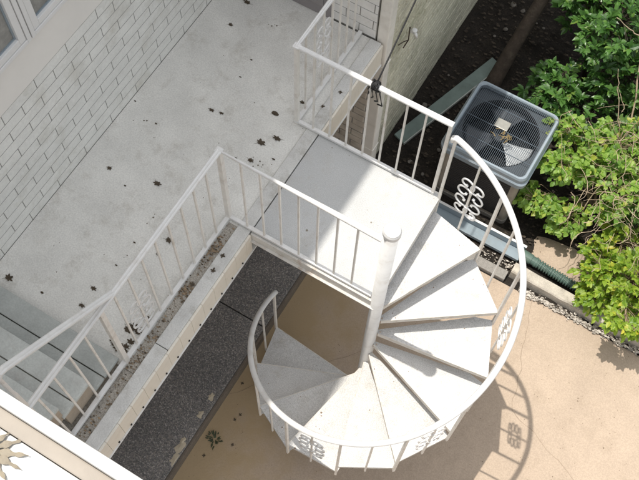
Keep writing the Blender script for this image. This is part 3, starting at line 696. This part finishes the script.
# ------------------------------------------------------------------ gutter channel, drain pipe, board, kerb, cable
gc = thing('metal_channel', 'open blue-grey metal gutter channel lying in front of the air conditioner', 'gutter', (-.2, 1.92, 0))
MB().box((-1.02, 1.845, .035), (.665, 1.972, .043)).box((-1.02, 1.845, .0435), (.665, 1.850, .075)).build('trough', 'steel_blue_light', gc)
MB().box((-1.02, 1.973, .035), (.675, 1.979, .135)).build('back_flange', 'steel_blue', gc)
MB().box((-1.02, 1.968, .1352), (.680, 1.992, .143), .002).build('top_lip', 'rail_paint', gc)
gp = thing('drain_pipe', 'green corrugated drain pipe end lying on soil beside the bush', 'pipe', (.72, 1.9, .05))
pts = []; rad = []
L0 = Vector((.70, 1.925, .07)); L1 = Vector((1.95, 1.84, .055)); nn = 300
for i in range(nn+1):
    t = i/nn; d = t*1.25; pts.append(L0.lerp(L1, t)); rad.append(.044 if d < .14 else .041+.0065*(1 if math.sin(2*math.pi*(d-.14)/.026) > -.15 else -1)*min(1, 1))
MB().tube(pts, 1., 18, scale=rad).build('corrugated_hose', 'pipe_green', gp, smooth=False)
MB().tube([L0.lerp(L1, -.03), L0.lerp(L1, .06)], .051, 18).tube([L0.lerp(L1, .085), L0.lerp(L1, .105)], .050, 18).build('adaptor', 'pipe_green', gp, bevel=.003)
tb = thing('old_board', 'dark green painted board lying on bare soil behind the air conditioner', 'board', (-.75, 3.1, .02))
d = (Vector((-.585, 3.793, 0))-Vector((-1.006, 2.451, 0))).normalized(); nn_ = Vector((d.y, -d.x, 0)); c0 = Vector((-1.0, 2.46, .035))
bd = MB(); q = [c0, c0+d*1.42, c0+d*1.42+nn_*.135, c0+nn_*.135]
bd.prism([(p.x, p.y) for p in q], .022, .050); bd.build('plank', 'board_teal', tb, bevel=.003)
be = MB(); q = [c0+nn_*.1355, c0+nn_*.1355+d*1.40, c0+nn_*.145+d*1.40, c0+nn_*.145]; be.prism([(p.x, p.y) for p in q], .020, .056); be.build('pale_edge', 'board_edge', tb)
kb = MB(); random.seed(31)
xs = [.66+i*.06 for i in range(46)]
for side in range(1):
    vs0 = []
    for i, x in enumerate(xs):
        yb = 1.805-.03*(x-.66)/1.2; yf = yb-.105+.012*noise.noise(Vector((x*9, 0, 0))); zt = .10+.008*noise.noise(Vector((x*6, 3, 0)))
        vs0.append([kb.bm.verts.new(p) for p in ((x, yf-.006, -.03), (x, yf, zt-.012), (x, yf+.012, zt), (x, yb, zt), (x, yb+.004, -.03))])
    for a, b_ in zip(vs0, vs0[1:]):
        for j in range(4): kb.bm.faces.new((a[j], a[j+1], b_[j+1], b_[j]))
    kb.bm.faces.new(vs0[0]); kb.bm.faces.new(vs0[-1][::-1])
tag(kb.build('kerb', 'kerb_concrete'), 'weathered pale concrete kerb between the patio and the green drain pipe', 'kerb')
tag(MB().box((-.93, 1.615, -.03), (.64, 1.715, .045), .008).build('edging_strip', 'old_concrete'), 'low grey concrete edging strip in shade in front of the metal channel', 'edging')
def g2(rr):
    x = rr.uniform(.8, 2.5); return (x, 1.618+rr.gauss(0, .016), .006+rr.uniform(0, .02))
tag(flakes('gravel_strip', 900, g2, .008, .02, 'litter_pale', 5), 'pale gravel and leaf bits filling the narrow strip along the patio edge', 'gravel')
def g3(rr):
    x = rr.uniform(-1, .7); return (x, 1.78+rr.gauss(0, .03), .01+rr.uniform(0, .01))
tag(flakes('gravel', 420, g3, .006, .016, 'litter_pale', 6), 'scattered pale gravel on dark soil along the metal channel', 'gravel')
def g4(rr):
    x = rr.uniform(-1.0, 4.2); y = rr.uniform(1.95, 6.5)
    if abs(x-AX) < HX+.02 and abs(y-AY) < HY+.02: return None
    dz = .03*(noise.noise(Vector((x*5, y*5, 1)))+.6*noise.noise(Vector((x*13, y*13, 4))))
    return (x, y, dz+.004)
tag(flakes('ground_litter', 9000, g4, .008, .030, 'soil_litter', 7), 'dry leaf litter covering the dark soil under the shrubs', 'leaf litter')
def g5(rr):
    x = rr.uniform(-.95, 2.6); y = rr.uniform(-1.4, 1.58); return (x, y, .0005)
tag(flakes('patio_grit', 420, g5, .0018, .0055, 'litter', 8), 'fine brown grit and leaf crumbs strewn over the tan patio', 'grit')
# stones on the soil
def stone_mesh(rr, s_):
    bm = bmesh.new(); bmesh.ops.create_icosphere(bm, subdivisions=2, radius=s_)
    o3 = Vector((rr.uniform(0, 9), rr.uniform(0, 9), 0))
    for v_ in bm.verts: v_.co *= 1+.35*noise.noise(v_.co/s_*.9+o3); v_.co.z *= .6
    me = bpy.data.meshes.new('stone'); bm.to_mesh(me); bm.free(); me.materials.append(MATS['stone']); return me
rr = random.Random(9); sm = [stone_mesh(rr, .03) for _ in range(4)]
for i in range(26):
    x = rr.uniform(-.95, .0); y = rr.uniform(2.0, 4.6)
    if abs(x-AX) < HX+.05 and abs(y-AY) < HY+.05: continue
    o = bpy.data.objects.new('stone', sm[i % 4]); COL.objects.link(o); k_ = rr.uniform(.4, 1.1); o.scale = (k_, k_, k_); o.rotation_euler = (0, 0, rr.uniform(0, 6)); o.location = (x, y, .008)
    tag(o, 'small pale stone on dark soil along the mossy wall', 'stone', 'stones on the soil')
# cable tied to the railing
knot = Vector((-.605, WD, ZT+.012))
cb = thing('cable', 'thin black cable knotted round the landing railing, stretching up past the mossy wall', 'cable', tuple(knot))
end = Vector((-1.03, 4.9, WT-.02)); ps = []
for i in range(25):
    t = i/24; p = knot.lerp(end, t); p.z -= .07*math.sin(math.pi*t)*(1-t*.3); ps.append(p)
MB().tube(ps, .0055, 6).build('line', 'cable_black', cb, smooth=True)
kn = MB(); rr = random.Random(4)
for j in range(5):
    ps = []; ph = rr.uniform(0, 6)
    for i in range(22):
        a = 2*math.pi*i/20; ps.append(knot+Vector((rr.uniform(-.003, .003)+(j-2)*.011+.006*math.sin(a), .030*math.cos(a+ph), -.008+.030*math.sin(a+ph))))
    kn.tube(ps, .006, 6)
for j in range(4):
    x = (j-1.5)*.016; kn.tube([knot+Vector((x, .01, 0)), knot+Vector((x*1.8, -.02, -.05)), knot+Vector((x*2.2+.012, -.012, -.10-.025*j)), knot+Vector((x*1.5-.01, .0, -.14-.02*j))], .005, 6)
kn.build('knot', 'cable_black', cb, smooth=True)
twg = MB().tube([(XS+.03, 2.48, 1.72), (XS+.05, 2.44, 1.60), (XS+.03, 2.40, 1.52)], .006, 6).tube([(XS+.05, 2.44, 1.60), (XS+.04, 2.36, 1.66), (XS+.03, 2.28, 1.70)], .005, 6)
tag(twg.build('twig', 'bark'), 'dark forked twig clinging to the mossy wall beside the white tap', 'twig')

# ------------------------------------------------------------------ plants
def leaf_shape(L_, W_, fold, rr):
    # eight-vertex leaf folded on the midrib, along +X
    return [(0, 0, 0), (L_*.35, W_*.5, fold), (L_*.35, 0, 0), (L_*.35, -W_*.5, fold), (L_*.72, W_*.38, fold*.7-.04*L_), (L_*.72, 0, -.05*L_), (L_*.72, -W_*.38, fold*.7-.04*L_), (L_, 0, -.16*L_)]
LF = [(0, 2, 1), (0, 3, 2), (1, 2, 5, 4), (2, 3, 6, 5), (4, 5, 7), (5, 6, 7)]
def put_leaf(vs, fs, p, d, up, L_, W_, rr):
    d = d.normalized(); s_ = d.cross(up)
    if s_.length < 1e-3: s_ = d.cross(Vector((1, 0, 0)))
    s_.normalize(); n_ = s_.cross(d); b0 = len(vs)
    for a, c, e in leaf_shape(L_, W_, W_*rr.uniform(.05, .22), rr): vs.append(tuple(p+d*a+s_*c+n_*e))
    fs.extend(tuple(b0+i for i in f) for f in LF)
def shrub(name, label, cat, base, blobs, ntwig, leaf, lmat, tmat, seed, per=12, whorl=False, group=None, droop=0., tr=.006, spread=.35):
    """stems from the base to twig tips spread through the blobs (centre, radii, weight); leaves along each twig"""
    rr = random.Random(seed); t_ = thing(name, label, cat, base, group); B = Vector(base)
    vs, fs = [], []; tw = MB(); L_, W_ = leaf
    wsum = sum(b_[2] for b_ in blobs)
    # main limbs, one for each blob
    limbs = []
    for c, rad, w in blobs:
        c = Vector(c); mid = B.lerp(c, .5)+Vector((rr.uniform(-.08, .08), rr.uniform(-.08, .08), .12))
        pts = [B, B.lerp(mid, .5)+Vector((rr.uniform(-.03, .03), rr.uniform(-.03, .03), .03)), mid, mid.lerp(c, .6), c]
        tw.tube(pts, tr*2.2, 7, scale=[1.3, 1.1, .9, .7, .5]); limbs.append(pts)
    for i in range(ntwig):
        q = rr.uniform(0, wsum); bi = 0
        while q > blobs[bi][2] and bi < len(blobs)-1: q -= blobs[bi][2]; bi += 1
        c, rad, w = blobs[bi]; c = Vector(c)
        while True:
            v_ = Vector((rr.uniform(-1, 1), rr.uniform(-1, 1), rr.uniform(-1, 1)))
            if .25 < v_.length < 1: break
        lump = 1+.35*noise.noise(v_*2.3+Vector((seed, 0, 0)))
        tip = c+Vector((v_.x*rad[0], v_.y*rad[1], v_.z*rad[2]))*lump
        if tip.z < .04: tip.z = .04+rr.uniform(0, .08)
        root = limbs[bi][rr.choice((2, 3, 4))].lerp(c, rr.uniform(0, .6))
        st0 = root.lerp(tip, .15); mid = root.lerp(tip, .6)+Vector((rr.uniform(-.05, .05), rr.uniform(-.05, .05), rr.uniform(0, .06)))
        end_ = tip+Vector((0, 0, -droop))
        tw.tube([root, mid, end_], tr*.55, 5, scale=[1, .7, .35])
        d = (end_-mid).normalized()
        for k_ in range(per):
            t = (k_+.5)/per
            if whorl:
                t = 1-.30*rr.random()**1.5; 
            else: t = .25+.75*t
            p = mid.lerp(end_, t); az = k_*2.4+rr.uniform(-.4, .4)
            side = Vector((math.cos(az), math.sin(az), rr.uniform(-.15, .55)))
            ld = (side*(1-spread)+d*spread*1.6).normalized()
            upv = Vector((rr.uniform(-.5, .5), rr.uniform(-.5, .5), 1)).normalized(); sc_ = rr.choice((rr.uniform(.4, .8), rr.uniform(.7, 1.25)))
            put_leaf(vs, fs, p, ld, upv, L_*sc_, W_*sc_, rr)
    tw.build('branches', tmat, t_, smooth=True)
    mesh_from('foliage', vs, fs, lmat, t_)
    return t_
# glossy dark shrub at the back
shrub('glossy_shrub', 'dark glossy broadleaf shrub behind the air conditioner, deep shade under it', 'shrub', (.35, 4.1, -.01),
      [((.30, 4.35, .75), (.50, .55, .5), 1.2), ((.45, 4.0, 1.15), (.40, .5, .35), 1.4), ((.95, 4.1, .9), (.5, .6, .5), 1.2), ((.15, 3.55, .35), (.30, .40, .28), .8), ((.60, 3.4, .45), (.4, .4, .35), .8), ((1.0, 3.6, .5), (.4, .4, .4), .6), ((.2, 4.6, 1.2), (.4, .4, .4), .8), ((-.05, 4.5, .9), (.3, .4, .35), .8), ((.75, 3.75, .8), (.4, .4, .35), .9)],
      800, (.090, .042), 'leaf_dark', 'bark', 11, per=11, whorl=True, spread=.30)
# light green shrub arching towards the air conditioner
shrub('leafy_shrub', 'light green leafy shrub arching over the soil beside the air conditioner', 'shrub', (1.05, 2.75, -.01),
      [((.60, 2.60, .75), (.20, .22, .14), 1.0), ((.80, 2.72, .85), (.28, .3, .2), 1.2), ((.55, 2.30, .45), (.26, .14, .12), .9), ((.85, 2.28, .40), (.22, .2, .2), .9), ((.50, 2.88, .85), (.18, .2, .12), .7), ((1.15, 2.6, .7), (.3, .4, .3), 1.0), ((.95, 2.95, .9), (.3, .3, .22), 1.6), ((1.25, 2.75, .95), (.35, .45, .2), 2.2)],
      520, (.062, .047), 'leaf_light', 'twig', 12, per=8, spread=.4, droop=.03)
# dense yellow-green shrub at the patio edge
shrub('bushy_shrub', 'dense yellow-green bush spilling over the kerb at the patio corner', 'shrub', (1.75, 2.2, -.01),
      [((1.35, 2.02, .42), (.26, .28, .25), 1.2), ((1.65, 1.98, .5), (.35, .3, .3), 1.6), ((1.45, 1.80, .22), (.22, .16, .16), .8), ((1.85, 1.80, .3), (.3, .2, .25), 1.0), ((1.72, 1.50, .62), (.26, .13, .14), .45), ((2.1, 2.2, .5), (.4, .4, .4), .8), ((1.4, 2.35, .45), (.25, .3, .25), .8)],
      560, (.062, .035), 'leaf_yellow', 'twig', 13, per=11, spread=.45)
# mid shrub under the vines
shrub('tangled_shrub', 'mid green shrub half covered by bare dry vines', 'shrub', (1.4, 3.0, -.01),
      [((1.25, 3.0, .6), (.35, .45, .35), 1.2), ((1.35, 2.7, .7), (.3, .35, .3), 1.0), ((1.7, 2.8, .6), (.5, .5, .4), 1.0), ((1.15, 3.4, .7), (.3, .4, .3), .9), ((1.3, 3.9, .9), (.5, .5, .5), .9)],
      460, (.062, .036), 'leaf_mid', 'twig', 14, per=10, spread=.4)
# dry vines
vt = thing('dry_vines', 'tangle of bare tan vine stems over the green shrubs', 'vines', (1.35, 2.9, 0))
rr = random.Random(15); vm = MB()
for i in range(210):
    c = Vector((rr.gauss(1.20, .22), rr.gauss(2.70, .36), rr.uniform(.70, 1.05))); a = rr.uniform(0, 6.28); l_ = rr.uniform(.12, .42); ps = [c]; d = Vector((math.cos(a), math.sin(a), rr.uniform(-.3, .4)))
    for k_ in range(6):
        d = (d+Vector((rr.gauss(0, .3), rr.gauss(0, .3), rr.gauss(-.04, .25)))).normalized(); ps.append(ps[-1]+d*l_/5)
    vm.tube(ps, rr.uniform(.0013, .0034), 5, scale=[1, 1, .95, .9, .8, .7, .5])
tag(vm.build('twigs', 'dry_vine', vt, smooth=True), kind='stuff')
vm = MB()
for a, b_, c_, r_ in (((1.05, 3.2, .5), (.72, 3.75, 1.35), (.42, 4.15, 1.75), .010), ((1.3, 3.0, .6), (.95, 3.35, 1.3), (.62, 3.95, 1.8), .008), ((.95, 3.15, .6), (.75, 3.35, 1.0), (.62, 3.40, 1.25), .006), ((.72, 3.75, 1.35), (.55, 3.65, 1.45), (.42, 3.60, 1.6), .006), ((1.2, 2.6, .5), (.8, 2.85, .85), (.42, 2.95, .98), .005), ((1.2, 2.5, .5), (.9, 2.75, .9), (.62, 2.95, 1.0), .004), ((.9, 2.3, .1), (.98, 2.45, .5), (1.0, 2.62, .9), .007)):
    a, b_, c_ = Vector(a), Vector(b_), Vector(c_); ps = []
    for i in range(13):
        t = i/12; ps.append(a*(1-t)**2+b_*2*t*(1-t)+c_*t*t+Vector((rr.gauss(0, .006), rr.gauss(0, .006), 0)))
    vm.tube(ps, r_, 6, scale=[1-.5*i/12 for i in range(13)])
vm.build('long_stems', 'dry_vine', vt, smooth=True)
# leaning tree whose trunk shows in the shade
tr_ = thing('leaning_tree', 'shaded leaning tree trunk behind the air conditioner', 'tree', (-.42, 3.42, -.02))
ps = [Vector(p) for p in ((-.42, 3.40, -.03), (-.42, 3.55, .12), (-.40, 3.82, .36), (-.36, 4.1, .66), (-.28, 4.5, 1.15), (-.15, 5.0, 1.9), (.0, 5.4, 2.7))]
MB().tube(ps, .075, 14, scale=[1.35, 1.08, .95, .9, .8, .65, .45]).build('trunk', 'bark', tr_, smooth=True)
vs, fs = [], []; rr = random.Random(16); lb = MB()
for i in range(150):
    v_ = Vector((rr.gauss(0, .35), rr.gauss(0, .45), rr.gauss(0, .35))); tip = Vector((.15, 5.75, 3.1))+v_; root = ps[-1].lerp(ps[-2], rr.random()*.4); lb.tube([root, root.lerp(tip, .5)+Vector((0, 0, .06)), tip], .006, 5, scale=[1, .7, .3])
    for k_ in range(10):
        az = k_*2.4; put_leaf(vs, fs, root.lerp(tip, 1-.35*rr.random()), Vector((math.cos(az), math.sin(az), .2)), Vector((rr.uniform(-.4, .4), rr.uniform(-.4, .4), 1)), .08*rr.uniform(.7, 1.1), .036, rr)
lb.build('limbs', 'bark', tr_); mesh_from('crown', vs, fs, 'leaf_dark', tr_)
# little weed on the patio
wd = MB(); vs, fs = [], []; rr = random.Random(17)
for i in range(34):
    a = rr.uniform(0, 6.28); r_ = rr.uniform(0, .06); p = Vector((-.849+r_*math.cos(a), -1.02+r_*math.sin(a), .006)); put_leaf(vs, fs, p, Vector((math.cos(a), math.sin(a), .25)), Vector((0, 0, 1)), rr.uniform(.02, .045), .013, rr)
tag(mesh_from('weed', vs, fs, 'leaf_weed'), 'small dark green weed on the shaded patio by the pebble walkway', 'weed')
for i, (x, y) in enumerate([(-.924, -.475), (-.783, -.726), (-.796, -.786), (-.621, -.152), (-.858, -1.18), (-.70, -.98)]):
    o = lying_leaf('dead_leaf', x, y, .001, .020, i*1.3, 'dead_leaf', 5, .5, .3, 500+i)
    tag(o, 'small dead leaf on the shaded patio between pebble walkway and spiral stairs', 'dead leaf', 'dead leaves on the shaded patio')
